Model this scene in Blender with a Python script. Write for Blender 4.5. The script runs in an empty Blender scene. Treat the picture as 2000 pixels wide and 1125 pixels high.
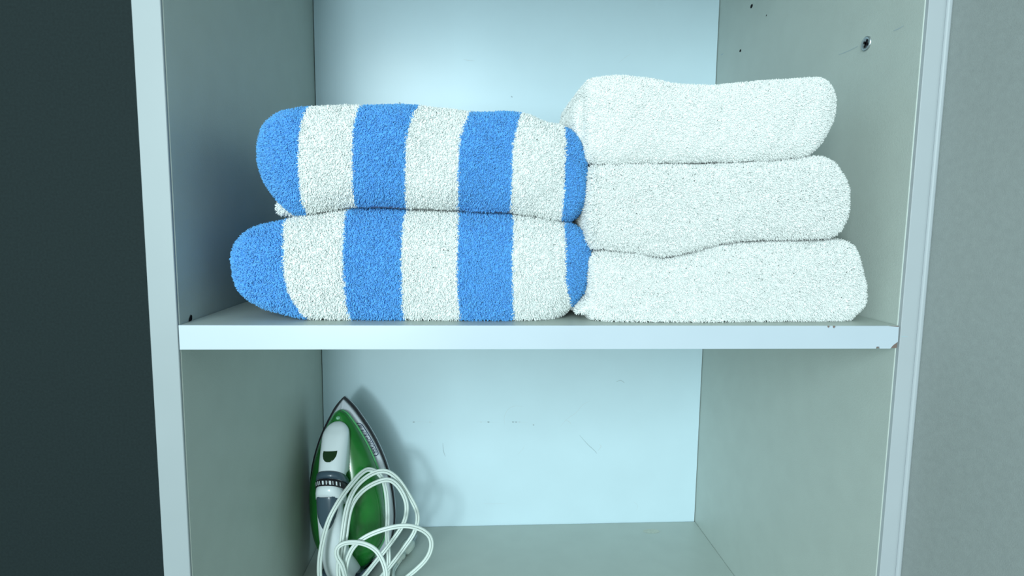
import bpy, bmesh, math, random
import numpy as np
from mathutils import Vector, Matrix, Euler

random.seed(7)
RNG = np.random.default_rng(11)
C = bpy.context.scene.collection
SC = bpy.context.scene

# ------------------------------------------------------------------ dimensions (metres)
W = 0.53            # clear width of the cabinet
D = 0.3776          # depth to the back panel
H_LOW = 0.3567      # lower shelf is this far below the middle one
T = 0.0174          # board thickness
FLOOR_Z = -1.02

# ------------------------------------------------------------------ camera
F_PX = 1153.18
cam_d = bpy.data.cameras.new('camera')
cam = bpy.data.objects.new('camera', cam_d)
C.objects.link(cam)
cam_d.sensor_width = 36.0
cam_d.lens = F_PX * 36.0 / 2000.0
cam_d.clip_start = 0.01
CAM_LOC = (0.208247, -0.423719, 0.075087)
CAM_ROT = tuple(math.radians(a) for a in (83.58818, -0.674252, -3.505494))
cam.location = CAM_LOC
cam.rotation_euler = CAM_ROT
SC.camera = cam
CM = Euler(CAM_ROT, 'XYZ').to_matrix()


def at(px, py, y):
    """World point at depth y that the photograph shows at this pixel (used to read sizes off)."""
    d = CM @ Vector(((px - 1000) / F_PX, -(py - 562.5) / F_PX, -1.0))
    k = (y - CAM_LOC[1]) / d.y
    return Vector(CAM_LOC) + d * k


# ------------------------------------------------------------------ light and exposure
SC.view_settings.view_transform = 'Standard'
SC.view_settings.look = 'None'
SC.view_settings.gamma = 1.0
SC.view_settings.use_curve_mapping = False
SC.view_settings.exposure = 0.22

world = bpy.data.worlds.new('world')
SC.world = world
world.use_nodes = True
bg = world.node_tree.nodes['Background']
bg.inputs[0].default_value = (0.70, 0.86, 0.84, 1)
bg.inputs[1].default_value = 0.58


def area(name, loc, target, sx, sy, power, col):
    l = bpy.data.lights.new(name, 'AREA')
    l.shape = 'RECTANGLE'
    l.size = sx
    l.size_y = sy
    l.energy = power
    l.color = col
    o = bpy.data.objects.new(name, l)
    o.location = loc
    o.rotation_euler = (Vector(target) - Vector(loc)).to_track_quat('-Z', 'Y').to_euler()
    C.objects.link(o)
    return o


area('window_light', (-0.42, -2.2, 0.62), (0.30, 0.3, 0.08), 1.2, 1.2, 40.0, (0.78, 0.96, 1.0))
area('lamp_light', (-0.09, -1.10, 0.0), (0.2, 0.3, -0.1), 0.15, 0.15, 4.5, (0.80, 0.97, 1.0))


# ------------------------------------------------------------------ materials
def new_mat(name):
    m = bpy.data.materials.new(name)
    m.use_nodes = True
    return m, m.node_tree, m.node_tree.nodes['Principled BSDF']


def plain(name, col, rough=0.4, spec=0.5, metal=0.0, noise=0.0, nscale=60.0, bump=0.0, bscale=400.0, trans=0.0, coat=0.0):
    m, nt, b = new_mat(name)
    b.inputs['Base Color'].default_value = (*col, 1)
    b.inputs['Roughness'].default_value = rough
    b.inputs['Specular IOR Level'].default_value = spec
    b.inputs['Metallic'].default_value = metal
    b.inputs['Transmission Weight'].default_value = trans
    b.inputs['Coat Weight'].default_value = coat
    tc = nt.nodes.new('ShaderNodeTexCoord')
    if noise:
        n = nt.nodes.new('ShaderNodeTexNoise')
        n.inputs['Scale'].default_value = nscale
        n.inputs['Detail'].default_value = 5
        nt.links.new(tc.outputs['Object'], n.inputs['Vector'])
        mr = nt.nodes.new('ShaderNodeMapRange')
        mr.inputs['From Min'].default_value = 0.3
        mr.inputs['From Max'].default_value = 0.7
        mr.inputs['To Min'].default_value = 1 - noise
        mr.inputs['To Max'].default_value = 1 + noise
        nt.links.new(n.outputs['Fac'], mr.inputs['Value'])
        mx = nt.nodes.new('ShaderNodeVectorMath')
        mx.operation = 'SCALE'
        mx.inputs[0].default_value = col
        nt.links.new(mr.outputs['Result'], mx.inputs['Scale'])
        nt.links.new(mx.outputs[0], b.inputs['Base Color'])
    if bump:
        n2 = nt.nodes.new('ShaderNodeTexNoise')
        n2.inputs['Scale'].default_value = bscale
        n2.inputs['Detail'].default_value = 2
        nt.links.new(tc.outputs['Object'], n2.inputs['Vector'])
        bp = nt.nodes.new('ShaderNodeBump')
        bp.inputs['Strength'].default_value = bump
        bp.inputs['Distance'].default_value = 0.0005
        nt.links.new(n2.outputs['Fac'], bp.inputs['Height'])
        nt.links.new(bp.outputs[0], b.inputs['Normal'])
    return m


M = {}
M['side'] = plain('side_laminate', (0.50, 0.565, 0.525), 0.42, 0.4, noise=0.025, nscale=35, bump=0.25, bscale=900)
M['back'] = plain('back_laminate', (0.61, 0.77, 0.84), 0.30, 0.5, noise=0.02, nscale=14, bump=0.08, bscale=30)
M['edge'] = plain('edge_banding', (0.50, 0.58, 0.645), 0.33, 0.5, noise=0.015, nscale=25)
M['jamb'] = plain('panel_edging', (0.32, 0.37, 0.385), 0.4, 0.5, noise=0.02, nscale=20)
M['strip_pale'] = plain('pale_edging', (0.42, 0.465, 0.49), 0.4, 0.5, noise=0.02, nscale=20)
M['door'] = plain('door_laminate', (0.27, 0.305, 0.30), 0.5, 0.35, noise=0.04, nscale=220, bump=0.3, bscale=1200)
M['chip'] = plain('bare_chipboard', (0.20, 0.15, 0.13), 0.9, 0.1)
M['scuff'] = plain('grey_scuff', (0.40, 0.50, 0.54), 0.7, 0.2)
M['scuff_faint'] = plain('faint_scuff', (0.60, 0.71, 0.75), 0.6, 0.2)
M['hole'] = plain('dark_hole', (0.012, 0.012, 0.015), 0.8, 0.1)
M['screw'] = plain('zinc_screw', (0.50, 0.56, 0.58), 0.35, 0.5, metal=0.85)
M['dark_wall'] = plain('dark_wall_paint', (0.017, 0.029, 0.031), 0.8, 0.2, noise=0.12, nscale=300)
M['floor'] = plain('floor_boards', (0.10, 0.08, 0.06), 0.6, 0.3, noise=0.2, nscale=8)


def towel_mat(name, white, blue):
    m, nt, b = new_mat(name)
    at_s = nt.nodes.new('ShaderNodeAttribute')
    at_s.attribute_name = 'stripe'
    at_t = nt.nodes.new('ShaderNodeAttribute')
    at_t.attribute_name = 'tint'
    mix = nt.nodes.new('ShaderNodeMix')
    mix.data_type = 'RGBA'
    mix.inputs['A'].default_value = (*white, 1)
    mix.inputs['B'].default_value = (*blue, 1)
    nt.links.new(at_s.outputs['Fac'], mix.inputs['Factor'])
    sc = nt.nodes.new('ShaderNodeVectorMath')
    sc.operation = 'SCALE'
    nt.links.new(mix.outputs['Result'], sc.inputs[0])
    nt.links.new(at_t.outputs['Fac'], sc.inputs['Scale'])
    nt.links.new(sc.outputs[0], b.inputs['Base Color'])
    b.inputs['Roughness'].default_value = 0.9
    b.inputs['Specular IOR Level'].default_value = 0.15
    b.inputs['Sheen Weight'].default_value = 0.15
    return m


M['blue_towel'] = towel_mat('striped_terry', (0.93, 0.97, 0.95), (0.125, 0.44, 0.88))
M['white_towel'] = towel_mat('white_terry', (0.92, 0.95, 0.93), (0.92, 0.95, 0.93))

M['iron_white'] = plain('iron_white_plastic', (0.78, 0.85, 0.88), 0.25, 0.5, coat=0.3)
M['iron_skirt'] = plain('iron_skirt_plastic', (0.66, 0.69, 0.76), 0.35, 0.5)
M['iron_green'] = plain('iron_green_tank', (0.010, 0.150, 0.020), 0.22, 0.5, noise=0.25, nscale=25, coat=0.3)
M['iron_window'] = plain('iron_window', (0.01, 0.035, 0.01), 0.15, 0.5)
M['iron_grey'] = plain('iron_slate_plastic', (0.050, 0.085, 0.115), 0.3, 0.5, coat=0.2)
M['iron_black'] = plain('iron_black_sole', (0.010, 0.010, 0.014), 0.45, 0.4)
M['iron_sole'] = plain('iron_soleplate_metal', (0.45, 0.46, 0.48), 0.3, 0.5, metal=0.9)
M['print_blue'] = plain('navy_print', (0.02, 0.045, 0.10), 0.6, 0.3)
M['cord'] = plain('white_cord_vinyl', (0.72, 0.80, 0.76), 0.35, 0.5)
M['plug'] = plain('plug_plastic', (0.58, 0.66, 0.60), 0.3, 0.5)


# ------------------------------------------------------------------ object helpers
def obj(name, mesh, mats, parent=None, smooth=False):
    o = bpy.data.objects.new(name, mesh)
    C.objects.link(o)
    for m in (mats if isinstance(mats, (list, tuple)) else [mats]):
        mesh.materials.append(m)
    if smooth:
        mesh.polygons.foreach_set('use_smooth', [True] * len(mesh.polygons))
    if parent:
        o.parent = parent
    return o


def pydata(name, v, f, mi=None):
    me = bpy.data.meshes.new(name)
    me.from_pydata([tuple(p) for p in v], [], [tuple(q) for q in f])
    if mi is not None:
        me.polygons.foreach_set('material_index', mi)
    me.update()
    return me


def empty(name, loc, label, cat, group=None):
    o = bpy.data.objects.new(name, None)
    C.objects.link(o)
    o.empty_display_size = 0.05
    o.location = loc
    o['label'] = label
    o['category'] = cat
    if group:
        o['group'] = group
    return o


def board_bm(lo, hi, bev=0.0006, seg=2):
    bm = bmesh.new()
    bmesh.ops.create_cube(bm, size=1.0)
    for v in bm.verts:
        v.co = Vector([lo[i] + (v.co[i] + 0.5) * (hi[i] - lo[i]) for i in range(3)])
    if bev:
        bmesh.ops.bevel(bm, geom=bm.edges[:], offset=bev, segments=seg, affect='EDGES', profile=0.5)
    return bm


def bm_mesh(name, bm):
    me = bpy.data.meshes.new(name)
    bmesh.ops.recalc_face_normals(bm, faces=bm.faces[:])
    bm.to_mesh(me)
    bm.free()
    return me


def structure(o):
    o['kind'] = 'structure'
    return o


# ------------------------------------------------------------------ setting
# dark wall that shows left of the cabinet
structure(obj('wall_back', bm_mesh('wall_back', board_bm((-2.2, 0.43, FLOOR_Z), (2.0, 0.50, 1.5), 0)), M['dark_wall']))
structure(obj('floor', bm_mesh('floor', board_bm((-2.2, -2.6, FLOOR_Z - 0.05), (2.0, 0.43, FLOOR_Z), 0)), M['floor']))

# ------------------------------------------------------------------ cabinet
cab = empty('shelf_cabinet', (W / 2, D / 2, FLOOR_Z), 'tall white open laminate cabinet holding the towels and the iron', 'cabinet')
CL = cab.location.copy()


def cpart(name, me, mats, smooth=False, parent=None):
    o = obj(name, me, mats, parent or cab, smooth)
    me.transform(Matrix.Translation(-CL))
    return o


Z0, Z1 = FLOOR_Z, 0.80
TL, TR = 0.0194, 0.0142


def ribbon(v, f, pts, width, nrm):
    """a thin flat mark lying on a face: pts on the face, nrm its outward normal"""
    n = Vector(nrm)
    base = len(v)
    for i, p in enumerate(pts):
        a = pts[max(i - 1, 0)]
        b = pts[min(i + 1, len(pts) - 1)]
        d = (b - a).normalized()
        s = n.cross(d).normalized()
        k = width * (0.35 + 0.65 * math.sin(math.pi * (i + 0.6) / (len(pts) + 0.2))) / 2
        v += [p + s * k, p - s * k]
    for i in range(len(pts) - 1):
        q = base + 2 * i
        f.append((q, q + 1, q + 3, q + 2))


def smooth_pts(pts, n=6):
    P = [pts[0]] + list(pts) + [pts[-1]]
    out = []
    for i in range(1, len(P) - 2):
        for k in range(n):
            t = k / n
            a, b, c, d = P[i - 1], P[i], P[i + 1], P[i + 2]
            out.append(0.5 * ((2 * b) + (c - a) * t + (2 * a - 5 * b + 4 * c - d) * t * t + (3 * b - a - 3 * c + d) * t ** 3))
    out.append(P[-2])
    return out


def board_with_marks(name, lo, hi, mats, marks, bev=0.0006):
    """marks: list of (points, width, normal, material slot)"""
    bm = board_bm(lo, hi, bev)
    for pts, wd, nrm, slot in marks:
        v, f = [], []
        ribbon(v, f, pts, wd, nrm)
        bv = [bm.verts.new(p) for p in v]
        for q in f:
            fc = bm.faces.new([bv[i] for i in q])
            fc.material_index = slot
    me = bpy.data.meshes.new(name)
    bm.to_mesh(me)
    bm.free()
    return me


# sides
side_marks_r = []
XR = W - 0.00015


def at_x(px, py, x):
    d = CM @ Vector(((px - 1000) / F_PX, -(py - 562.5) / F_PX, -1.0))
    return Vector(CAM_LOC) + d * ((x - CAM_LOC[0]) / d.x)


for a, b, w_ in (((1638, 107), (1676, 90), 0.0006), ((1745, 60), (1765, 50), 0.0007), ((1408, 107), (1413, 104), 0.0012)):
    side_marks_r.append((smooth_pts([at_x(*a, XR), at_x((a[0] + b[0]) / 2, (a[1] + b[1]) / 2 + 1, XR), at_x(*b, XR)]), w_, (-1, 0, 0), 1))
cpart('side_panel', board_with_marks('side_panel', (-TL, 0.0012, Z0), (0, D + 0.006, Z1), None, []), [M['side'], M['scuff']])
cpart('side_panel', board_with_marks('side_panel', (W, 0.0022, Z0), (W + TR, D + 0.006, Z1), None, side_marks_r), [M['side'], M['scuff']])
# edging on the two fronts, each with a hairline joint to its panel
def strip_mesh(prof, marks=()):
    bm = bmesh.new()
    lo = [bm.verts.new((x, y, Z0)) for x, y in prof]
    hi = [bm.verts.new((x, y, Z1)) for x, y in prof]
    n = len(prof)
    for i in range(n):
        bm.faces.new((lo[i], lo[(i + 1) % n], hi[(i + 1) % n], hi[i]))
    bm.faces.new(lo[::-1])
    bm.faces.new(hi)
    bmesh.ops.recalc_face_normals(bm, faces=bm.faces[:])
    for pts, wd, nrm, slot in marks:
        v, f = [], []
        ribbon(v, f, pts, wd, nrm)
        bv = [bm.verts.new(p) for p in v]
        for q in f:
            bm.faces.new([bv[i] for i in q]).material_index = slot
    me = bpy.data.meshes.new('edge_strip')
    bm.to_mesh(me)
    bm.free()
    return me


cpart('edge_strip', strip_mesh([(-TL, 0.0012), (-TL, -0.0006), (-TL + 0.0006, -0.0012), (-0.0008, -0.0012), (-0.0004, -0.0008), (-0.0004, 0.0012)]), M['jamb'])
prof_r = [(W + 0.0006, 0.0022), (W + 0.0006, -0.0008), (W + 0.0010, -0.0012)]
for k in range(7):
    a = math.pi / 2 * k / 6
    prof_r.append((W + TR - 0.0030 + 0.0030 * math.sin(a), -0.0002 - 0.0010 * math.cos(a)))
prof_r.append((W + TR, 0.0022))
dent = [Vector((W + x, -0.00130, at(1766, 658, -0.003).z)) for x in (0.0012, 0.0035, 0.0062)]
cpart('edge_strip', strip_mesh(prof_r, [(dent, 0.0008, (0, -1, 0), 1)]), [M['strip_pale'], M['scuff']])

# back panel with its scuffs and hair-thin scratches
YB = D - 0.0002
bp = lambda l: smooth_pts([at(x, y, YB) for x, y in l])
marks = [
    (bp([(986, 829), (985, 815), (992, 800), (1006, 793), (1022, 795)]), 0.0006, (0, -1, 0), 2),
    (bp([(1152, 784), (1139, 790), (1125, 806), (1108, 818), (1094, 834)]), 0.0006, (0, -1, 0), 2),
    (bp([(1204, 746), (1212, 743), (1220, 748)]), 0.0007, (0, -1, 0), 1),
    (bp([(1132, 850), (1148, 868), (1160, 879), (1166, 886)]), 0.0007, (0, -1, 0), 1),
    (bp([(1170, 868), (1174, 872), (1168, 880)]), 0.0010, (0, -1, 0), 2),
    (bp([(1104, 820), (1112, 824), (1115, 828)]), 0.0008, (0, -1, 0), 2),
    (bp([(865, 865), (866, 880), (870, 892)]), 0.0007, (0, -1, 0), 1),
    (bp([(944, 984), (970, 984), (990, 983)]), 0.0006, (0, -1, 0), 2),
    (bp([(1237, 980), (1245, 987), (1243, 997)]), 0.0005, (0, -1, 0), 2),
    (bp([(1024, 868), (1021, 878), (1010, 888)]), 0.0005, (0, -1, 0), 2),
    (bp([(905, 116), (916, 118), (928, 119)]), 0.0006, (0, -1, 0), 2),
    (bp([(1208, 123), (1220, 113), (1232, 105)]), 0.0005, (0, -1, 0), 2),
    (bp([(1098, 221), (1110, 222), (1120, 222)]), 0.0008, (0, -1, 0), 2),
    (bp([(780, 199), (781, 203), (780, 207)]), 0.0022, (0, -1, 0), 1),
    (bp([(998, 188), (1001, 190)]), 0.0016, (0, -1, 0), 1),
    (bp([(1041, 829), (1043, 831)]), 0.0018, (0, -1, 0), 1),
]
for x, w_ in ((806, 4), (838, 3), (938, 3), (952, 4), (1000, 4), (1006, 4), (1013, 3)):
    marks.append((bp([(x, 824), (x + w_ / 2, 824.5), (x + w_, 824)]), 0.0016, (0, -1, 0), 1 if w_ > 3 else 2))
for x0, x1 in ((796, 850), (930, 975), (990, 1030)):
    marks.append((bp([(x0, 824), ((x0 + x1) / 2, 824), (x1, 825)]), 0.0003, (0, -1, 0), 2))
g = 0.0008
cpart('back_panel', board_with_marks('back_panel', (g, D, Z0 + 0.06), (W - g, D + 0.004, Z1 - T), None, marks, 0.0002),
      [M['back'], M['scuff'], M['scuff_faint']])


def shelf(z, chips=()):
    bm = board_bm((0.0003, 0.0008, z - T), (W - 0.0003, D - 0.0009, z), 0.0004)
    return cpart('shelf', bm_mesh('shelf', bm), M['side'])


# middle shelf, its bright front band has chipped corners
ms = shelf(0.0)


def band_mesh():
    """front edge band: an outline in x,z with the broken lower right corner, extruded in y"""
    out = [(0.0004, 0.0), (0.4725, 0.0), (0.4730, -0.0013), (0.4740, -0.0016), (0.4747, -0.0004), (0.4755, 0.0), (0.4768, 0.0), (0.4772, -0.0016),
           (0.4785, -0.0018), (0.4792, -0.0004), (0.480, 0.0), (W - 0.010, 0.0), (W - 0.0012, -0.0008), (W - 0.0010, -0.0122), (W - 0.0045, -0.0148), (W - 0.0065, -T),
           (0.5150, -T), (0.5146, -T + 0.0015), (0.5125, -T + 0.0015), (0.5120, -T), (0.0004, -T)]
    bm = bmesh.new()
    fr = [bm.verts.new((x, -0.0012, z)) for x, z in out]
    f = bm.faces.new(fr)
    r = bmesh.ops.extrude_face_region(bm, geom=[f])
    for e in r['geom']:
        if isinstance(e, bmesh.types.BMVert):
            e.co.y = 0.0006
    return bm_mesh('edge_band', bm)


eb = obj('edge_band', band_mesh(), M['edge'], ms)
eb.data.transform(Matrix.Translation(-CL))
core = board_bm((0.0006, -0.0003, -T + 0.0002), (W - 0.0008, 0.0008, -0.0002), 0)
cr = obj('chipboard_core', bm_mesh('chipboard_core', core), M['chip'], ms)
cr.data.transform(Matrix.Translation(-CL))
# lower shelf, upper shelf, top and plinth
lower = cpart('shelf', board_with_marks('shelf', (0.0003, 0.0008, -H_LOW - T), (W - 0.0003, D - 0.0009, -H_LOW), None, []), M['side'])
shelf(0.40)
cpart('top_panel', bm_mesh('top_panel', board_bm((0.0003, 0.0, Z1 - T), (W - 0.0003, D, Z1), 0.0004)), M['side'])
shelf(-0.72)
cpart('plinth', bm_mesh('plinth', board_bm((0.0003, 0.03, FLOOR_Z), (W - 0.0003, 0.046, FLOOR_Z + 0.06), 0.0004)), M['side'])
for z in (0.40, -H_LOW, -0.72):
    cpart('edge_band', bm_mesh('edge_band', board_bm((0.0004, -0.0008, z - T), (W - 0.0004, 0.0007, z), 0.0003)), M['edge'])


# stain on the lower shelf, a thin brown smear near the back right corner, and a curled fleck
def stain(name, cx, cy, rx, ry, z, mat, parent, wob=0.25):
    n = 28
    v = [Vector((cx + rx * math.cos(2 * math.pi * i / n) * (1 + wob * math.sin(3.1 * i)), cy + ry * math.sin(2 * math.pi * i / n) * (1 + wob * math.cos(2.3 * i)), z)) for i in range(n)]
    me = pydata(name, v, [tuple(range(n))])
    o = obj(name, me, mat, parent)
    me.transform(Matrix.Translation(-CL))
    return o


M['stain'] = plain('faint_stain', (0.54, 0.58, 0.50), 0.5, 0.3, noise=0.08, nscale=300)
stain('stain', 0.458, 0.352, 0.012, 0.006, -H_LOW + 0.00015, M['stain'], lower, 0.12)

# pin holes, cam fitting and screw on the sides
def disc_x(x, c, ry, rz, n=16, jag=0.0):
    return [Vector((x, c.y + ry * math.cos(2 * math.pi * i / n) * (1 + jag * math.sin(5 * i)), c.z + rz * math.sin(2 * math.pi * i / n) * (1 + jag * math.cos(7 * i)))) for i in range(n)]


for px, py, ry, rz in ((1468, 12, 0.0030, 0.0024), (1446, 99, 0.0022, 0.0018), (1497, 30, 0.0008, 0.0010)):
    c = at_x(px, py, W)
    r0 = disc_x(W - 0.0002, c, ry, rz, jag=0.12)
    me = pydata('pin_hole', r0, [tuple(range(len(r0)))])
    cpart('pin_hole', me, M['hole'])
c = at_x(371, 625, 0.0)
r0 = [Vector((0.0003, c.y + a, c.z + b)) for a, b in ((-0.0024, -0.0020), (0.0006, -0.0016), (0.0030, 0.0002), (0.0032, 0.0026), (0.0012, 0.0040), (-0.0010, 0.0022), (-0.0022, 0.0004))]
cpart('pin_hole', pydata('pin_hole', r0, [tuple(range(len(r0)))]), M['hole'])


def screw_mesh(c):
    v, f = [], []
    n = 24
    rings = [(0.0058, -0.0001), (0.0058, -0.0009), (0.0050, -0.0014), (0.0040, -0.0011), (0.0034, -0.0006)]
    for r, dx in rings:
        for i in range(n):
            a = 2 * math.pi * i / n
            v.append((W + dx, c.y + r * math.cos(a), c.z + r * math.sin(a)))
    for k in range(len(rings) - 1):
        for i in range(n):
            f.append((k * n + i, k * n + (i + 1) % n, (k + 1) * n + (i + 1) % n, (k + 1) * n + i))
    f.append(tuple((len(rings) - 1) * n + i for i in range(n)))
    return pydata('screw', v, f)


sc_c = at_x(1693, 85, W)
scr = cpart('screw', screw_mesh(sc_c), M['screw'], True)
cross = bmesh.new()
for ang in (0.5, 0.5 + math.pi / 2):
    b = board_bm((-0.0002, -0.0032, -0.0009), (0.0002, 0.0032, 0.0009), 0)
    b.transform(Matrix.Translation((W - 0.0009, sc_c.y, sc_c.z)) @ Matrix.Rotation(ang, 4, 'X'))
    tm = bpy.data.meshes.new('tmp')
    b.to_mesh(tm)
    b.free()
    cross.from_mesh(tm)
    bpy.data.meshes.remove(tm)
cm_ = obj('screw_slot', bm_mesh('screw_slot', cross), M['hole'], scr)
cm_.data.transform(Matrix.Translation(-CL))


# open door on the right, swung past square; a pale lip runs along its hinge edge
def door_mesh(prof):
    bm = bmesh.new()
    lo = [bm.verts.new((x, y, Z0 + 0.065)) for x, y in prof]
    hi = [bm.verts.new((x, y, Z1)) for x, y in prof]
    n = len(prof)
    for i in range(n):
        bm.faces.new((lo[i], lo[(i + 1) % n], hi[(i + 1) % n], hi[i]))
    bm.faces.new(lo[::-1])
    bm.faces.new(hi)
    bm.transform(Matrix.Translation((W + TR + 0.0001, 0.0008, 0)))
    return bm_mesh('door', bm)


a9 = math.radians(12)
dx_, dy_ = math.sin(a9), -math.cos(a9)
door = cpart('door', door_mesh([(0.0042, -0.0010), (0.0042 + 0.5 * dx_, -0.0010 + 0.5 * dy_), (0.0222 + 0.5 * dx_, 0.0026 + 0.5 * dy_), (0.0222, 0.0026)]), M['door'])
lip = [(0.0, 0.0), (0.0, -0.0012), (0.0006, -0.0020), (0.0016, -0.0024), (0.0030, -0.0024), (0.0040, -0.0019), (0.0045, -0.0010), (0.0045, 0.0)]
cpart('hinge_lip', door_mesh(lip), M['strip_pale'], parent=door)


# ------------------------------------------------------------------ towels
def cr_resample(P, n):
    """Catmull-Rom through the rows of P, n samples evenly spaced by chord in the first three columns"""
    P = np.array(P, float)
    Q = np.vstack([2 * P[0] - P[1], P, 2 * P[-1] - P[-2]])
    out = []
    for i in range(1, len(Q) - 2):
        t = np.linspace(0, 1, 24, endpoint=False)[:, None]
        a, b, c, d = Q[i - 1], Q[i], Q[i + 1], Q[i + 2]
        out.append(0.5 * ((2 * b) + (c - a) * t + (2 * a - 5 * b + 4 * c - d) * t ** 2 + (3 * b - a - 3 * c + d) * t ** 3))
    out = np.vstack(out + [P[-1:]])
    L = np.r_[0, np.cumsum(np.linalg.norm(np.diff(out[:, :3], axis=0), axis=1))]
    s = np.linspace(0, L[-1], n)
    return np.stack([np.interp(s, L, out[:, k]) for k in range(out.shape[1])], 1)


def wave(p, freq, seed, octaves=5):
    r = np.random.default_rng(seed)
    s = np.zeros(len(p))
    for _ in range(octaves):
        k = r.normal(size=3) * freq
        s += np.sin(p @ k + r.uniform(0, 6.28))
    return s / octaves ** 0.5


def towel_shell(stations, yf, yb, nose, ex, seed, zmin=None, wob=0.0012, na=150, nx=190, tilt=0.0):
    """A folded towel: front fold silhouette from stations (px, py top, py bottom, set-back), cross-section a soft fold.
    Returns grid arrays: points (nx, na, 3), section coordinate (-1 bottom front .. 1 top front)."""
    rows = []
    for px, pt, pb, sb in stations:
        a = at(px, pt, yf + 0.030)
        b = at(px, pb, yf + 0.022)
        rows.append((0.5 * (a.x + b.x), a.z, b.z, sb))
    S = cr_resample(rows, nx)
    x, zt, zb, sb = S.T
    zt = zt - 0.0007
    zb = zb + (0.0007 if zmin is None else 0.0)
    zt = np.maximum(zt, zb + 0.0008)
    zm, hz = (zt + zb) / 2, (zt - zb) / 2
    # section parameter: front half dense
    nf, nt, nk, nb = int(na * .5), int(na * .22), int(na * .08), int(na * .20)
    sec = []
    th = np.linspace(-math.pi / 2, math.pi / 2, nf, endpoint=False)
    for t in th:
        c_, s_ = abs(math.cos(t)) ** (2 / ex), abs(math.sin(t)) ** (2 / ex) * (1 if t > 0 else -1)
        sec.append((0, 1 - c_, s_))
    for k in range(nt):
        sec.append((1, k / nt, 1.0))
    for t in np.linspace(math.pi / 2, -math.pi / 2, nk, endpoint=False):
        sec.append((2, math.cos(t), math.sin(t)))
    for k in range(nb):
        sec.append((1, 1 - k / nb, -1.0))
    na = len(sec)
    P = np.zeros((nx, na, 3))
    hmax = hz.max()
    rr = nose * (0.45 + 0.55 * hz / hmax)
    for j, (kind, a, s_) in enumerate(sec):
        y0 = yf + sb
        ye = yb - 0.012 - 0.5 * sb
        if kind == 0:
            y = y0 + rr * a
        elif kind == 1:
            y = (y0 + rr) * (1 - a) + ye * a
        else:
            y = ye + 0.012 * a
        P[:, j, 0] = x
        P[:, j, 1] = y
        P[:, j, 2] = zm + hz * s_ + tilt * (y - yf)
    # close both ends with a soft rounded cap
    def cap(row, sgn):
        m = row[:, 2].mean()
        rings = []
        for k in (0.0, 0.35, 0.7, 0.92):
            q = row.copy()
            q[:, 2] = m + (row[:, 2] - m) * k
            q[:, 0] += sgn * 0.18 * (row[:, 2].max() - row[:, 2].min()) * math.sqrt(1 - k * k)
            rings.append(q)
        return rings
    P = np.stack(cap(P[0], -1) + list(P) + cap(P[-1], 1)[::-1])
    flat = P.reshape(-1, 3)
    d = wob * wave(flat, 55, seed) + wob * 0.45 * wave(flat, 160, seed + 1)
    N = grid_normals(P).reshape(-1, 3)
    # top and bottom stay in contact, the front fold may ripple
    amt = (0.25 + 0.75 * np.abs(N[:, 1]))
    flat += N * (d * amt)[:, None]
    if zmin is not None:
        flat[:, 2] = np.maximum(flat[:, 2], zmin)
    return P, np.array([s for _, _, s in sec])


def grid_normals(P):
    dx = np.gradient(P, axis=0)
    da = np.roll(P, -1, axis=1) - np.roll(P, 1, axis=1)
    N = np.cross(da, dx)
    L = np.linalg.norm(N, axis=2, keepdims=True)
    N = N / np.maximum(L, 1e-12)
    cen = P.mean(axis=1, keepdims=True)
    if np.mean(np.sum(N * (P - cen), axis=2)) < 0:
        N = -N
    # ends: point outwards along x
    for k in range(3):
        w = 1 - k / 3
        N[k] = N[k] * (1 - w) + np.array([-1, 0, 0]) * w
        N[-1 - k] = N[-1 - k] * (1 - w) + np.array([1, 0, 0]) * w
    return N


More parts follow.
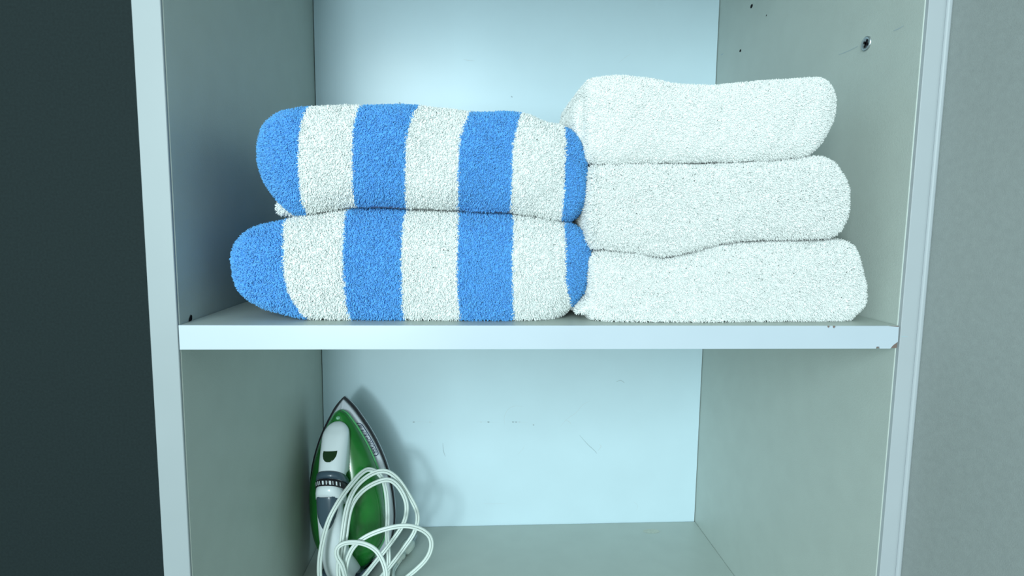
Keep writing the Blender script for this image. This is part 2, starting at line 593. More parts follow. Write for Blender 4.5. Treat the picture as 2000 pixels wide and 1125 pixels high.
def terry(P, n_front, n_rest, tlen, rad, stripe_fn, yfocus, seed, droop=0.35, tint_amp=0.10, lenfn=None):
    """shell grid plus looped pile: returns verts, faces (flat loops), stripe, tint"""
    rng = np.random.default_rng(seed)
    nx, na, _ = P.shape
    V = P.reshape(-1, 3)
    idx = np.arange(nx * na).reshape(nx, na)
    a = idx[:-1, :]
    b = idx[1:, :]
    a2 = np.roll(idx, -1, axis=1)[:-1]
    b2 = np.roll(idx, -1, axis=1)[1:]
    F = np.stack([a, b, b2, a2], -1).reshape(-1, 4)
    N = grid_normals(P).reshape(-1, 3)
    p = [V[F[:, k]] for k in range(4)]
    cen = (p[0] + p[1] + p[2] + p[3]) / 4
    nf = (N[F[:, 0]] + N[F[:, 1]] + N[F[:, 2]] + N[F[:, 3]])
    nf /= np.linalg.norm(nf, axis=1, keepdims=True) + 1e-12
    ar = 0.5 * np.linalg.norm(np.cross(p[2] - p[0], p[3] - p[1]), axis=1)
    front = (cen[:, 1] < yfocus) & (nf[:, 2] > -0.93)
    roots, norms = [], []
    for msk, n in ((front, n_front), (~front & (nf[:, 2] > -0.6), n_rest)):
        if n == 0 or not msk.any():
            continue
        wgt = ar * msk
        fi = rng.choice(len(F), size=n, p=wgt / wgt.sum())
        u, v = rng.random((2, n))[:, :, None]
        q = p[0][fi] * (1 - u) * (1 - v) + p[1][fi] * u * (1 - v) + p[2][fi] * u * v + p[3][fi] * (1 - u) * v
        roots.append(q)
        norms.append(nf[fi])
    R_ = np.vstack(roots)
    Nn = np.vstack(norms)
    n = len(R_)
    tl = tlen * rng.uniform(0.6, 1.25, n)[:, None]
    if lenfn is not None:
        tl = tl * lenfn(R_)[:, None]
    clump = np.stack([wave(R_, 700, seed + 5), wave(R_, 700, seed + 6), wave(R_, 700, seed + 8)], 1)
    d1 = Nn + 0.36 * rng.normal(size=(n, 3)) + 0.22 * clump
    d1 /= np.linalg.norm(d1, axis=1, keepdims=True)
    d2 = d1 + 0.5 * rng.normal(size=(n, 3)) + np.array([0, 0, -droop])
    d2 /= np.linalg.norm(d2, axis=1, keepdims=True)
    t1 = np.cross(d1, rng.normal(size=(n, 3)))
    t1 /= np.linalg.norm(t1, axis=1, keepdims=True)
    t2 = np.cross(d1, t1)
    r = rad * rng.uniform(0.75, 1.25, n)[:, None]
    mid = R_ + d1 * tl * 0.55
    tip = mid + d2 * tl * 0.5
    TV = np.zeros((n, 9, 3))
    for k in range(3):
        o = math.cos(2.0944 * k) * t1 + math.sin(2.0944 * k) * t2
        TV[:, k] = R_ - Nn * 0.0003 + o * r
        TV[:, 3 + k] = mid + o * r * 1.05
        TV[:, 6 + k] = tip + o * r * 0.5
    base = len(V) + 9 * np.arange(n)[:, None]
    quads = []
    for lv in (0, 3):
        for k in range(3):
            k2 = (k + 1) % 3
            quads.append(base + np.array([[lv + k, lv + k2, lv + 3 + k2, lv + 3 + k]]))
    quads = np.stack(quads, 1).reshape(-1, 4)
    tris = base + np.array([[6, 7, 8]])
    verts = np.vstack([V, TV.reshape(-1, 3)])
    stripe = np.zeros(len(verts))
    if stripe_fn is not None:
        jit = R_ + rng.normal(size=R_.shape) * np.array([0.0004, 0, 0])
        stripe[:len(V)] = stripe_fn(V)
        stripe[len(V):] = np.repeat(stripe_fn(jit), 9)
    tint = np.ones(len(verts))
    tint[:len(V)] = 0.78  # ground cloth coloured darker: painted shade between the tufts, for depth
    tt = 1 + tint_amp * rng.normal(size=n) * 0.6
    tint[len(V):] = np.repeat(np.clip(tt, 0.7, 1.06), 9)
    return verts, np.vstack([F, quads]), tris, stripe, tint


def build_mesh(name, parts, mat):
    """parts: list of terry() results merged into one towel mesh"""
    vs, qs, ts, ss, tn = [], [], [], [], []
    off = 0
    for v, q, t, s, ti in parts:
        vs.append(v)
        qs.append(q + off)
        ts.append(t + off)
        ss.append(s)
        tn.append(ti)
        off += len(v)
    v = np.vstack(vs)
    q = np.vstack(qs)
    t = np.vstack(ts)
    me = bpy.data.meshes.new(name)
    me.vertices.add(len(v))
    me.vertices.foreach_set('co', v.astype(np.float32).ravel())
    nl = q.size + t.size
    me.loops.add(nl)
    me.loops.foreach_set('vertex_index', np.r_[q.ravel(), t.ravel()].astype(np.int32))
    me.polygons.add(len(q) + len(t))
    ls = np.r_[np.arange(len(q)) * 4, q.size + np.arange(len(t)) * 3].astype(np.int32)
    me.polygons.foreach_set('loop_start', ls)
    me.polygons.foreach_set('use_smooth', np.ones(len(ls), bool))
    for nm, arr in (('stripe', np.concatenate(ss)), ('tint', np.concatenate(tn))):
        a = me.attributes.new(nm, 'FLOAT', 'POINT')
        a.data.foreach_set('value', arr.astype(np.float32))
    me.update(calc_edges=True)
    o = obj(name, me, mat)
    return o


def towel(name, label, cat, group, parts, mat, loc):
    o = build_mesh(name, parts, mat)
    o.data.transform(Matrix.Translation(-Vector(loc)))
    o.location = loc
    o['label'] = label
    o['category'] = cat
    o['group'] = group
    return o


def stripes(edges, yf, first=1.0):
    """edges: list of (px_top, px_mid, px_bottom, py_top, py_bottom): where a colour change crosses the front fold"""
    E_ = []
    for xt, xm, xb, pt, pb in edges:
        a = at(xt, pt, yf + 0.030)
        m = at(xm, (pt + pb) / 2, yf + 0.002)
        b = at(xb, pb, yf + 0.022)
        E_.append((a, m, b))

    def fn(V):
        cnt = np.zeros(len(V))
        for a, m, b in E_:
            z = V[:, 2]
            xe = np.where(z > m.z, m.x + (a.x - m.x) * ((z - m.z) / max(a.z - m.z, 1e-4)) ** 2 * 1.0,
                          m.x + (b.x - m.x) * ((m.z - z) / max(m.z - b.z, 1e-4)) ** 2)
            cnt += V[:, 0] > xe
        odd = (cnt % 2)
        return np.where(odd == 0, first, 1 - first)
    return fn


NF = 80000
# upper striped towel
up_st = [(509, 300, 308, .030), (512, 262, 340, .020), (527, 236, 372, .012), (550, 222, 397, .006), (578, 215, 418, .002), (612, 212, 422, .001), (700, 210, 407, 0),
         (800, 210, 410, 0), (870, 215, 414, 0), (930, 225, 416, 0), (990, 221, 418, 0), (1030, 228, 424, 0), (1062, 243, 429, .001),
         (1095, 248, 433, .004), (1122, 262, 428, .008), (1138, 295, 405, .016), (1143, 330, 350, .026)]
up_e = [(612, 584, 603, 212, 415), (712, 690, 697, 211, 407), (822, 792, 794, 211, 410), (921, 896, 894, 222, 415), (1016, 1000, 994, 224, 419), (1098, 1104, 1094, 252, 433)]
P, _ = towel_shell(up_st, 0.012, 0.27, 0.030, 2.5, 21)
sf_up = stripes(up_e, 0.012)
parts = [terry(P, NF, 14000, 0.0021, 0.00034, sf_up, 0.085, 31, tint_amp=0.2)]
# inner layer of the fold peeking out at lower left
in_st = [(549, 404, 408, .02), (553, 396, 418, .012), (570, 390, 424, .008), (600, 390, 424, .010), (640, 392, 420, .016)]
P2, _ = towel_shell(in_st, 0.035, 0.24, 0.012, 2.2, 22, na=70, nx=50)
parts.append(terry(P2, 3000, 800, 0.0021, 0.00034, None, 0.09, 32))
towel('beach_towel', 'blue and white striped folded towel on top of the other striped towel', 'towel', 'striped towels stacked on the middle shelf', parts, M['blue_towel'], (0.17, 0.14, 0.084))

# lower striped towel
lo_st = [(458, 508, 514, .034), (461, 484, 545, .024), (474, 463, 574, .014), (505, 446, 594, .006), (560, 432, 612, .001), (620, 419, 626, 0),
         (700, 409, 631, 0), (800, 413, 633, 0), (900, 417, 635, 0), (1000, 421, 634, 0), (1050, 426, 630, .001), (1090, 433, 620, .004), (1122, 441, 598, .010),
         (1146, 462, 566, .018), (1157, 498, 530, .030)]
lo_e = [(566, 556, 606, 432, 614), (683, 672, 692, 411, 631), (795, 784, 792, 413, 633), (898, 893, 902, 417, 634), (1000, 1000, 1003, 421, 634), (1099, 1105, 1117, 434, 604)]
P, _ = towel_shell(lo_st, 0.008, 0.28, 0.032, 2.4, 23, zmin=0.0012)
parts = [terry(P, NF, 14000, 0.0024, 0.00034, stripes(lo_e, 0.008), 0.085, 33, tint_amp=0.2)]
towel('beach_towel', 'blue and white striped folded towel lying directly on the shelf', 'towel', 'striped towels stacked on the middle shelf', parts, M['blue_towel'], (0.165, 0.14, 0.0))

# white towels
tp_st = [(1135, 196, 296, .012), (1137, 178, 312, .006), (1146, 163, 323, .002), (1190, 158, 326, 0), (1250, 162, 325, 0), (1310, 174, 324, 0), (1370, 176, 323, 0), (1440, 170, 321, 0),
         (1510, 165, 317, 0), (1556, 162, 309, .001), (1582, 161, 290, .004), (1602, 170, 265, .010), (1614, 188, 240, .014), (1618, 208, 224, .020)]
P, _ = towel_shell(tp_st, 0.018, 0.17, 0.018, 3.2, 25, wob=0.0009)
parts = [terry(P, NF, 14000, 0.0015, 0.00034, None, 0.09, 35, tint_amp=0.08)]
towel('bath_towel', 'white folded terry towel, topmost of its stack, with a dip in its top', 'towel', 'white towels stacked on the middle shelf', parts, M['white_towel'], (0.39, 0.13, 0.118))

md_st = [(1146, 400, 414, .016), (1147, 352, 455, .008), (1153, 331, 480, .003), (1185, 326, 488, 0), (1240, 327, 494, 0), (1285, 327, 502, 0), (1335, 326, 492, 0), (1390, 325, 475, 0),
         (1460, 322, 470, 0), (1530, 317, 468, 0), (1575, 311, 467, 0), (1600, 318, 466, .002), (1622, 346, 455, .005), (1632, 368, 436, .010), (1638, 394, 410, .018)]
P, _ = towel_shell(md_st, 0.014, 0.26, 0.020, 2.9, 27, wob=0.0012)
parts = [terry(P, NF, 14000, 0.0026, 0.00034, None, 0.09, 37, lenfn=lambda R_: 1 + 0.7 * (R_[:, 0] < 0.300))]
sl_st = [(1134, 400, 408, .02), (1137, 384, 430, .012), (1150, 378, 446, .008), (1180, 372, 450, .012)]
P2, _ = towel_shell(sl_st, 0.040, 0.24, 0.014, 2.2, 28, na=70, nx=40)
parts.append(terry(P2, 2500, 600, 0.0026, 0.00034, None, 0.10, 38))
towel('bath_towel', 'white folded terry towel between the other two white towels', 'towel', 'white towels stacked on the middle shelf', parts, M['white_towel'], (0.39, 0.13, 0.055))

bt_st = [(1148, 560, 574, .016), (1147, 520, 600, .010), (1152, 496, 618, .005), (1180, 491, 628, .001), (1240, 496, 631, 0), (1285, 506, 632, 0), (1335, 496, 633, 0), (1390, 479, 634, 0),
         (1460, 474, 634, 0), (1540, 471, 633, 0), (1600, 470, 632, 0), (1634, 472, 626, .002), (1650, 500, 614, .006), (1663, 536, 600, .010), (1670, 564, 580, .018)]
P, _ = towel_shell(bt_st, 0.011, 0.27, 0.020, 2.9, 29, zmin=0.0012, wob=0.0012)
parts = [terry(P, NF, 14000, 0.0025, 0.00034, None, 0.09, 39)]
# loose corner of the towel poking out at the lower left
fl_st = [(1121, 597, 606, .012), (1126, 588, 609, .006), (1140, 574, 606, .002), (1160, 560, 604, 0), (1190, 556, 606, .004)]
P2, _ = towel_shell(fl_st, 0.016, 0.10, 0.008, 2.2, 30, na=70, nx=50)
parts.append(terry(P2, 5000, 500, 0.0022, 0.00034, None, 0.08, 40))
towel('bath_towel', 'white folded terry towel lying on the shelf, bottom of its stack', 'towel', 'white towels stacked on the middle shelf', parts, M['white_towel'], (0.39, 0.13, 0.0))

# ------------------------------------------------------------------ steam iron
L_I = 0.2137
tip = at(674.5, 773, 0.305)
roll = math.radians(4.0)
yaw = math.radians(7.5)
lean = math.radians(2.5)
iron = empty('steam_iron', (0, 0, 0), 'green and white steam iron standing upright in the lower shelf corner', 'iron')
# local axes: X width (to the viewer's right), Y away from the viewer (towards the sole), Z length, tip up
rotm = Matrix.Rotation(-roll, 3, 'Y') @ Matrix.Rotation(-yaw, 3, 'Z') @ Matrix.Rotation(-lean, 3, 'X')
iron.rotation_euler = rotm.to_euler()
iron.location = tip - rotm @ Vector((0, 0, L_I))



def ipart(name, v, f, mat, smooth=True, parent=None, mi=None):
    me = pydata(name, v, f, mi)
    return obj(name, me, mat, parent or iron, smooth)


def interp(tab, s):
    xs = [a[0] for a in tab]
    return [float(np.interp(s, xs, [a[k] for a in tab])) for k in range(1, len(tab[0]))]


SOLE = [(0, 0.0006), (.005, .0058), (.012, .0118), (.020, .0172), (.04, .0290), (.06, .0385), (.085, .0470), (.11, .0520), (.135, .0540), (.16, .0530), (.182, .048), (.200, .040), (.212, .028)]


def sm(tab, n=60):
    P_ = cr_resample([(a, b, 0) for a, b in tab], n)
    return [(float(a), max(float(b), 0.0)) for a, b, _ in P_]


SOLE_S = sm(SOLE, 64)


def outline(tab, h, dw=0.0, ds=0.0, sc=1.0):
    """closed ring: right side tip -> heel, then left side heel -> tip; h = height above the sole (towards the viewer)"""
    s0, s1 = tab[0][0], tab[-1][0]
    R_, Lf = [], []
    for s, w in tab:
        k = (s - s0) / (s1 - s0)
        ss = s0 + ds + k * (s1 - s0 - ds * 1.3)
        ww = max(w * sc - dw * min(1, w / 0.012), 0.0004)
        R_.append((ww, -h, L_I - ss))
        Lf.append((-ww, -h, L_I - ss))
    return R_ + Lf[::-1]


def loft(rings, caps=True):
    v, f = [], []
    n = len(rings[0])
    for r in rings:
        v += r
    for k in range(len(rings) - 1):
        for i in range(n):
            j = (i + 1) % n
            f.append((k * n + i, k * n + j, (k + 1) * n + j, (k + 1) * n + i))
    if caps:
        f.append(tuple(range(n))[::-1])
        f.append(tuple((len(rings) - 1) * n + i for i in range(n)))
    return v, f


v, f = loft([outline(SOLE_S, -0.0010, 0.0015), outline(SOLE_S, 0.0, 0.0), outline(SOLE_S, 0.0028, 0.0)])
ipart('soleplate', v, f, M['iron_sole'], False)
v, f = loft([outline(SOLE_S, 0.0028, -0.0004), outline(SOLE_S, 0.0060, -0.0004), outline(SOLE_S, 0.0068, 0.0006)])
ipart('sole_rim', v, f, M['iron_black'], False)
SK = [(0.0068, 0.0010, 0.002), (0.0088, 0.0028, 0.004), (0.0112, 0.0052, 0.007), (0.0136, 0.0078, 0.010), (0.0156, 0.0104, 0.013), (0.0166, 0.0135, 0.018)]
v, f = loft([outline(SOLE_S, h, dw, ds) for h, dw, ds in SK])
ipart('skirt', v, f, M['iron_skirt'])


def skirt_pt(s, vv, lift=0.00035):
    """point on the right flank of the skirt; s from the tip, vv 0 at rim .. 1 at tank"""
    def ring_pt(lev, s):
        h, dw, ds = SK[lev]
        s0, s1 = SOLE_S[0][0], SOLE_S[-1][0]
        sp = (s - ds) / (s1 - s0 - ds * 1.3) * (s1 - s0)
        w = float(np.interp(sp, [a for a, _ in SOLE_S], [b for _, b in SOLE_S]))
        return Vector((max(w - dw, 0), -h, L_I - s))
    t = vv * 4
    k = min(int(t), 3)
    a, b = ring_pt(k, s), ring_pt(k + 1, s)
    p = a.lerp(b, t - k)
    n = (ring_pt(k, s + .002) - ring_pt(k, s - .002)).cross(b - a).normalized()
    if n.y > 0:
        n = -n
    return p + n * lift


# green water tank: domed body over the skirt
TANK = [(.0125, .0005), (.015, .0055), (.020, .0100), (.037, .0205), (.06, .0315), (.083, .0395), (.105, .0445), (.127, .0465), (.155, .0460), (.176, .0420), (.196, .0300), (.210, .018)]
TANK_S = sm(TANK, 56)


def tank_h(s):
    return interp([(0, .004), (.0125, .006), (.03, .013), (.06, .022), (.10, .030), (.15, .033), (.18, .031), (.21, .024)], s)[0]


rings = []
NA = 33
for s, w in TANK_S:
    hh = tank_h(s)
    ring = []
    for k in range(NA):
        a = math.pi * k / (NA - 1)
        cx = math.copysign(abs(math.cos(a)) ** (2 / 2.7), math.cos(a))
        cy = abs(math.sin(a)) ** (2 / 2.3)
        ring.append((w * cx, -(0.0155 + (hh + 0.003) * cy), L_I - s))
    rings.append(ring)
v, f = [], []
for r in rings:
    v += r
for k in range(len(rings) - 1):
    for i in range(NA):
        j = (i + 1) % NA
        f.append((k * NA + i, (k + 1) * NA + i, (k + 1) * NA + j, k * NA + j))
f.append(tuple(range(NA)))
f.append(tuple((len(rings) - 1) * NA + i for i in range(NA))[::-1])
tank = ipart('water_tank', v, f, M['iron_green'])
M['tank_rim'] = plain('tank_rim_pale_green', (0.10, 0.42, 0.16), 0.3, 0.5)
# pale seam where the tank meets the skirt
v, f = [], []
for side in (1, -1):
    b0 = len(v)
    for s, w in TANK_S:
        for dx, dh in ((0.0006, 0.0155), (0.0012, 0.0168), (0.0010, 0.0180), (-0.0006, 0.0188)):
            v.append((side * (w + dx), -dh - 0.0008, L_I - s))
    for k in range(len(TANK_S) - 1):
        for i in range(3):
            q = b0 + 4 * k + i
            f.append((q, q + 1, q + 5, q + 4))
obj('seam', pydata('seam', v, f), M['tank_rim'], tank, True)
# spray nozzle bump at the tank's tip
def ellipsoid(c, r, nu=20, nv=12):
    v, f = [], []
    for i in range(nv + 1):
        a = math.pi * i / nv
        for j in range(nu):
            b = 2 * math.pi * j / nu
            v.append((c[0] + r[0] * math.sin(a) * math.cos(b), c[1] + r[1] * math.cos(a), c[2] + r[2] * math.sin(a) * math.sin(b)))
    for i in range(nv):
        for j in range(nu):
            f.append((i * nu + j, i * nu + (j + 1) % nu, (i + 1) * nu + (j + 1) % nu, (i + 1) * nu + j))
    return v, f


v, f = ellipsoid((0.0, -0.0285, L_I - 0.0195), (0.0026, 0.0036, 0.0022))
ipart('spray_nozzle', v, f, plain('nozzle_green', (0.25, 0.55, 0.35), 0.25))


# white handle: nose, neck and grip in one sweep down the front
def sup_ring(s, hc, hw, hh, ex=2.6, n=36, x0=0.0, sh=0.0):
    r = []
    for k in range(n):
        a = 2 * math.pi * k / n
        cx = math.copysign(abs(math.cos(a)) ** (2 / ex), math.cos(a))
        cy = math.copysign(abs(math.sin(a)) ** (2 / ex), math.sin(a))
        r.append((x0 + hw * cx, -(hc + hh * cy), L_I - s - sh * hh * (1 - cy)))
    return r


# s, centre height, half width, half height
NOSE = [(.0230, .0305, .0015, .0010), (.0236, .0320, .0050, .003), (.0260, .0340, .0095, .006), (.0300, .0360, .0130, .009), (.0345, .0385, .0150, .0115), (.042, .0415, .0155, .0145), (.052, .0450, .0156, .018), (.062, .0485, .0156, .0210), (.072, .0520, .0154, .0230), (.078, .054, .0150, .0235)]
HANDLE = [(.078, .060, .0150, .0180), (.084, .0640, .0148, .0160), (.095, .069, .0146, .0140), (.110, .0725, .0142, .0122), (.128, .0735, .0140, .0115), (.150, .0715, .0146, .0118), (.172, .0650, .0160, .0135), (.192, .053, .0182, .0175), (.2110, .038, .0195, .0200)]


def sweep(tab, n=40, ex=2.6):
    T_ = cr_resample([(a, b, c, d) for a, b, c, d in tab], n)
    return loft([sup_ring(*r, ex=ex) for r in T_])


v, f = sweep(NOSE, 44)
nose = ipart('nose', v, f, M['iron_white'])
v, f = sweep(HANDLE, 60)
handle = ipart('handle', v, f, M['iron_white'])


def surf_h(tab, s, x, ex=2.6):
    hc, hw, hh = interp(tab, s)
    return hc + hh * max(0.0, 1 - abs(x / hw) ** ex) ** (1 / ex)


def pad(tab, pts_top, lift, n_across=10, closed=True, x_off=0.0):
    """a patch laid on the front of a swept tab: rows of (s, x0, x1)"""
    v, f = [], []
    for s, x0, x1 in pts_top:
        for k in range(n_across + 1):
            x = x0 + (x1 - x0) * k / n_across
            e = min(k, n_across - k) / (n_across / 2)
            lf = lift * (1 - (1 - min(1, e * 2)) ** 2)
            v.append((x, -(surf_h(tab, s, x) + lf + 0.0002), L_I - s))
    m = n_across + 1
    for r in range(len(pts_top) - 1):
        for k in range(n_across):
            f.append((r * m + k, r * m + k + 1, (r + 1) * m + k + 1, (r + 1) * m + k))
    return v, f


# dark green window in the nose
v, f = pad(NOSE, [(.0490, -.0080, .0084), (.0515, -.0084, .0084), (.0540, -.0080, .0080), (.0565, -.0068, .0066), (.0585, -.0046, .0044), (.0594, -.0020, .0022)], 0.0002)
obj('window', pydata('window', v, f), M['iron_window'], nose, True)
# slate collar ring and temperature dial around the neck
SH = 0.75
v, f = loft([sup_ring(a_, b_, c_, d_, sh=SH) for a_, b_, c_, d_ in ((.0672, .0570, .0150, .0165), (.0680, .0575, .0164, .0182), (.0710, .0585, .0170, .0190), (.0742, .0595, .0168, .0188), (.0746, .0595, .0140, .015))])
ipart('collar', v, f, M['iron_grey'])
dl = [sup_ring(a_, b_, c_, d_, 2.2, 60, sh=SH) for a_, b_, c_, d_ in ((.0740, .0610, .0164, .0180), (.0748, .0615, .0174, .0192), (.0806, .0625, .0176, .0198), (.0814, .0625, .0168, .0190), (.0816, .0625, .0140, .015))]
v, f = loft(dl)
dial = ipart('temperature_dial', v, f, M['iron_black'])
v, f = [], []
for a0, wd in ((35, 3), (48, 5), (62, 2), (70, 6), (84, 3), (93, 6), (107, 2), (115, 4), (128, 4), (142, 3)):
    for sgn in (0,):
        A0, A1 = math.radians(a0), math.radians(a0 + wd)
        b0 = len(v)
        for a in (A0, (A0 + A1) / 2, A1):
            for s in (.0752, .0796):
                ex = 2.2
                cx = math.copysign(abs(math.cos(a)) ** (2 / ex), math.cos(a))
                cy = abs(math.sin(a)) ** (2 / ex)
                v.append(((.0175 + .0003) * cx, -(.0620 + (.0195 + .0006) * cy), L_I - s - SH * .0195 * (1 - cy)))
        f += [(b0, b0 + 1, b0 + 3, b0 + 2), (b0 + 2, b0 + 3, b0 + 5, b0 + 4)]
obj('marking', pydata('marking', v, f), M['iron_white'], dial)
# white thumb rest under the dial and the slate button below it
v, f = loft([sup_ring(a_, b_, c_, d_, sh=SH) for a_, b_, c_, d_ in ((.0810, .0650, .0138, .014), (.0818, .0655, .0152, .0172), (.0865, .0668, .0156, .0175), (.0930, .0690, .0152, .0155), (.0945, .069, .0144, .0135))])
ipart('thumb_rest', v, f, M['iron_white'])
rows = [(.0932, -.0100, .0100), (.0940, -.0124, .0122), (.0965, -.0134, .0130), (.103, -.0136, .0130), (.110, -.0130, .0120), (.117, -.0116, .0100), (.123, -.0092, .0074), (.128, -.0062, .0044), (.1305, -.0034, .0018)]
v, f = pad(HANDLE, rows, 0.0030, 12)
ipart('steam_button', v, f, M['iron_grey'])
# heel: dark foot the iron stands on, with the cord gland
v, f = loft([outline([(a, b) for a, b in SOLE_S if a > .150], 0.014, 0.006), outline([(a, b) for a, b in SOLE_S if a > .150], 0.030, 0.012), outline([(a, b) for a, b in SOLE_S if a > .150], 0.040, 0.022)])
heel_v = [(-.034, -.006, .0028), (.034, -.006, .0028), (.034, -.006, .012), (-.034, -.006, .012), (-.030, -.062, .0042), (.030, -.062, .0042), (.026, -.060, .016), (-.026, -.060, .016)]
bm = bmesh.new()
hv = [bm.verts.new(p) for p in heel_v]
for q in ((0, 1, 2, 3), (4, 5, 6, 7), (0, 1, 5, 4), (3, 2, 6, 7), (0, 3, 7, 4), (1, 2, 6, 5)):
    bm.faces.new([hv[i] for i in q])
bmesh.ops.bevel(bm, geom=bm.edges[:], offset=0.004, segments=3, affect='EDGES')
obj('heel', bm_mesh('heel', bm), M['iron_grey'], iron, True)

# badge on the skirt: outlined pill with lettering
sk = [o for o in iron.children if o.name.startswith('skirt')][0]
S_A, S_B, V_A, V_B = .0320, .0740, 0.20, 0.76


def badge_ring(inset):
    pts = []
    r = 0.5
    n = 8
    ln = (S_B - S_A)
    hv_ = (V_B - V_A)
    ar_ = 0.0065 / ln
    for cx, cy, a0 in ((1 - ar_ * .5, .5, -90), (ar_ * .5, .5, 90)):
        for k in range(n + 1):
            a = math.radians(a0 + 180 * k / n)
            u = cx + (ar_ * .5 - inset * .0065 / ln) * math.cos(a)
            w_ = cy + (0.5 - inset) * math.sin(a)
            pts.append((u, w_))
    # subdivide the long runs
    out = []
    for i in range(len(pts)):
        a, b = pts[i], pts[(i + 1) % len(pts)]
        m = 12 if abs(a[0] - b[0]) > .3 else 1
        for k in range(m):
            out.append((a[0] + (b[0] - a[0]) * k / m, a[1] + (b[1] - a[1]) * k / m))
    return out


ro, ri = badge_ring(0.0), badge_ring(0.13)
v = [skirt_pt(S_A + u * (S_B - S_A), V_A + w_ * (V_B - V_A)) for u, w_ in ro + ri]
n = len(ro)
f = [(i, (i + 1) % n, n + (i + 1) % n, n + i) for i in range(n)]
obj('badge', pydata('badge', v, f), M['print_blue'], sk)
tcu = bpy.data.curves.new('lettering', 'FONT')
tcu.body = 'BLACK+DECKER'
tcu.size = 1.0
tcu.offset = 0.0
tob = bpy.data.objects.new('tmp_text', tcu)
C.objects.link(tob)
bpy.context.view_layer.update()
tme = bpy.data.meshes.new_from_object(tob.evaluated_get(bpy.context.evaluated_depsgraph_get()))
bpy.data.objects.remove(tob)
co = np.array([v_.co[:] for v_ in tme.vertices])
mn, mx = co.min(0), co.max(0)
u_ = (co[:, 0] - mn[0]) / (mx[0] - mn[0])
w_ = (co[:, 1] - mn[1]) / (mx[1] - mn[1])
for i, v_ in enumerate(tme.vertices):
    v_.co = skirt_pt(S_A + (0.07 + 0.86 * u_[i]) * (S_B - S_A), V_A + (0.80 - 0.60 * w_[i]) * (V_B - V_A), 0.0005)
tme.materials.clear()
obj('lettering', tme, M['print_blue'], sk)


# power cord: one continuous twin flex looped in front of the iron, ending in a plug
FL = -H_LOW
cord_px = [
    # leaves the heel, first tall loop
    (690, 1150, .262), (660, 1165, .225), (632, 1150, .202), (624, 1120, .197), (627, 1075, .195), (640, 1022, .196), (660, 982, .205), (682, 951, .222), (705, 925, .240), (722, 917, .250),
    (742, 928, .257), (753, 955, .262), (757, 1000, .264), (756, 1045, .262), (759, 1095, .255), (752, 1140, .240), (720, 1168, .220), (680, 1160, .205),
    (661, 1120, .200), (668, 1050, .203), (678, 990, .218), (695, 952, .235), (722, 928, .248), (750, 920, .254), (774, 933, .258), (797, 965, .262), (815, 1003, .264),
    (810, 1037, .262), (789, 1070, .256), (757, 1112, .246), (722, 1150, .226), (690, 1158, .210),
    (667, 1118, .204), (675, 1050, .208), (685, 993, .222), (706, 961, .237), (736, 942, .246), (762, 938, .250), (782, 956, .254), (794, 986, .256),
    (789, 1020, .255), (767, 1055, .249), (734, 1097, .240), (700, 1138, .220),
    (680, 1150, .205), (674, 1125, .197), (668, 1104, .193), (658, 1085, .191), (660, 1069, .191), (677, 1060, .193), (707, 1061, .197), (733, 1074, .198), (749, 1100, .197), (753, 1130, .196),
    (740, 1165, .196), (700, 1172, .200), (676, 1140, .202), (676, 1105, .201), (688, 1072, .200), (712, 1050, .202), (750, 1034, .206), (790, 1027, .210), (820, 1033, .215),
    (839, 1048, .219), (842, 1070, .222), (830, 1095, .224), (800, 1123, .226), (775, 1140, .240), (768, 1135, .262), (776, 1117, .279), (783, 1102, .290)]
pts = []
for px, py, y in cord_px:
    p = at(px, py, y)
    p.z = max(p.z, FL + 0.0042)
    pts.append(p)
path = np.array([p[:] for p in pts])
path = cr_resample(path, 620)


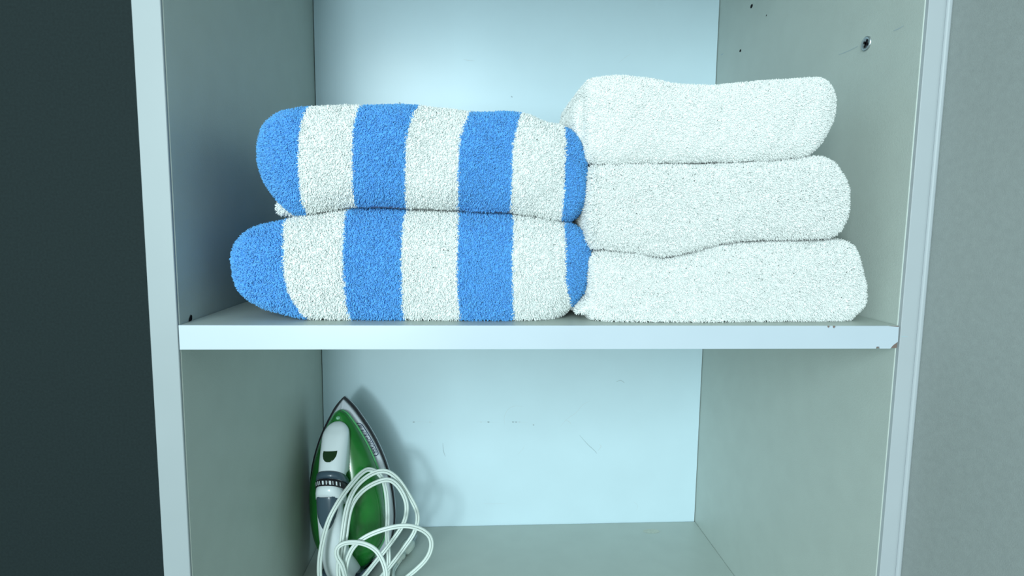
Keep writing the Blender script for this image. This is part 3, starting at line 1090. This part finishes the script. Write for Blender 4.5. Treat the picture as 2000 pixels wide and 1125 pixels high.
def flex_mesh(path, r, gap, n=9):
    """twin flex: two lobes side by side"""
    T_ = np.gradient(path, axis=0)
    T_ /= np.linalg.norm(T_, axis=1, keepdims=True)
    N_ = np.zeros_like(T_)
    n0 = np.array([0.5, 0, 1.0])
    for i in range(len(path)):
        n0 = n0 - T_[i] * (n0 @ T_[i])
        # ease the flat side towards facing out of the cabinet
        want = np.cross(T_[i], [0, 1, 0])
        if want @ n0 < 0:
            want = -want
        n0 = 0.93 * n0 + 0.07 * want
        n0 = n0 - T_[i] * (n0 @ T_[i])
        n0 /= np.linalg.norm(n0)
        N_[i] = n0
    B_ = np.cross(T_, N_)
    prof = []
    for k in range(n):      # right lobe
        a = math.radians(-140 + 280 * k / (n - 1))
        prof.append((gap + r * math.cos(a), r * math.sin(a)))
    for k in range(n):
        a = math.radians(40 + 280 * k / (n - 1))
        prof.append((-gap + r * math.cos(a), r * math.sin(a)))
    m = len(prof)
    v = []
    for i in range(len(path)):
        for a, b in prof:
            v.append(path[i] + N_[i] * a + B_[i] * b)
    f = []
    for i in range(len(path) - 1):
        for k in range(m):
            j = (k + 1) % m
            f.append((i * m + k, i * m + j, (i + 1) * m + j, (i + 1) * m + k))
    f.append(tuple(range(m)))
    f.append(tuple((len(path) - 1) * m + k for k in range(m))[::-1])
    return v, f


INV = (Matrix.Translation(iron.location) @ rotm.to_4x4()).inverted()
v, f = flex_mesh(path, 0.00165, 0.00112)
me = pydata('power_cord', v, f)
me.transform(INV)
cord = obj('power_cord', me, M['cord'], iron, True)

# plug lying on the shelf, prongs towards the back
p0 = at(783, 1102, .290)
p1 = at(806, 1062, .330)
p0.z = max(p0.z, FL + 0.007)
p1.z = FL + 0.010
ax = (p1 - p0)
ln = ax.length
ax.normalize()
sd = ax.cross(Vector((0, 0, 1))).normalized()
up = sd.cross(ax)
tab = [(-0.012, .0022, .0020), (-0.002, .0030, .0028), (0.000, .0048, .0038), (0.004, .0050, .0040), (0.005, .0038, .0032), (0.010, .0040, .0036), (0.012, .0068, .0048), (0.020, .0085, .0058), (0.026, .0088, .0060), (0.030, .0078, .0056), (0.031, .004, .003)]
rings = []
for t, a, b in tab:
    ring = []
    for k in range(20):
        an = 2 * math.pi * k / 20
        q = p0 + ax * t + sd * (a * math.copysign(abs(math.cos(an)) ** .75, math.cos(an))) + up * (b * math.copysign(abs(math.sin(an)) ** .75, math.sin(an)))
        ring.append(q)
    rings.append(ring)
v, f = loft(rings)
me = pydata('plug', v, f)
bm = bmesh.new()
bm.from_mesh(me)
for sgn in (-1, 1):
    b = board_bm((-0.0008, 0.0, -0.0030), (0.0008, 0.016, 0.0030), 0.0003)
    mt = Matrix(((sd.x, ax.x, up.x, 0), (sd.y, ax.y, up.y, 0), (sd.z, ax.z, up.z, 0), (0, 0, 0, 1)))
    b.transform(Matrix.Translation(p0 + ax * 0.030 + sd * 0.0045 * sgn) @ mt)
    for fc in b.faces:
        fc.material_index = 1
    tm = bpy.data.meshes.new('tmp')
    b.to_mesh(tm)
    b.free()
    bm.from_mesh(tm)
    bpy.data.meshes.remove(tm)
bm.to_mesh(me)
bm.free()
me.transform(INV)
obj('plug', me, [M['plug'], M['screw']], cord, True)
bpy.context.view_layer.update()
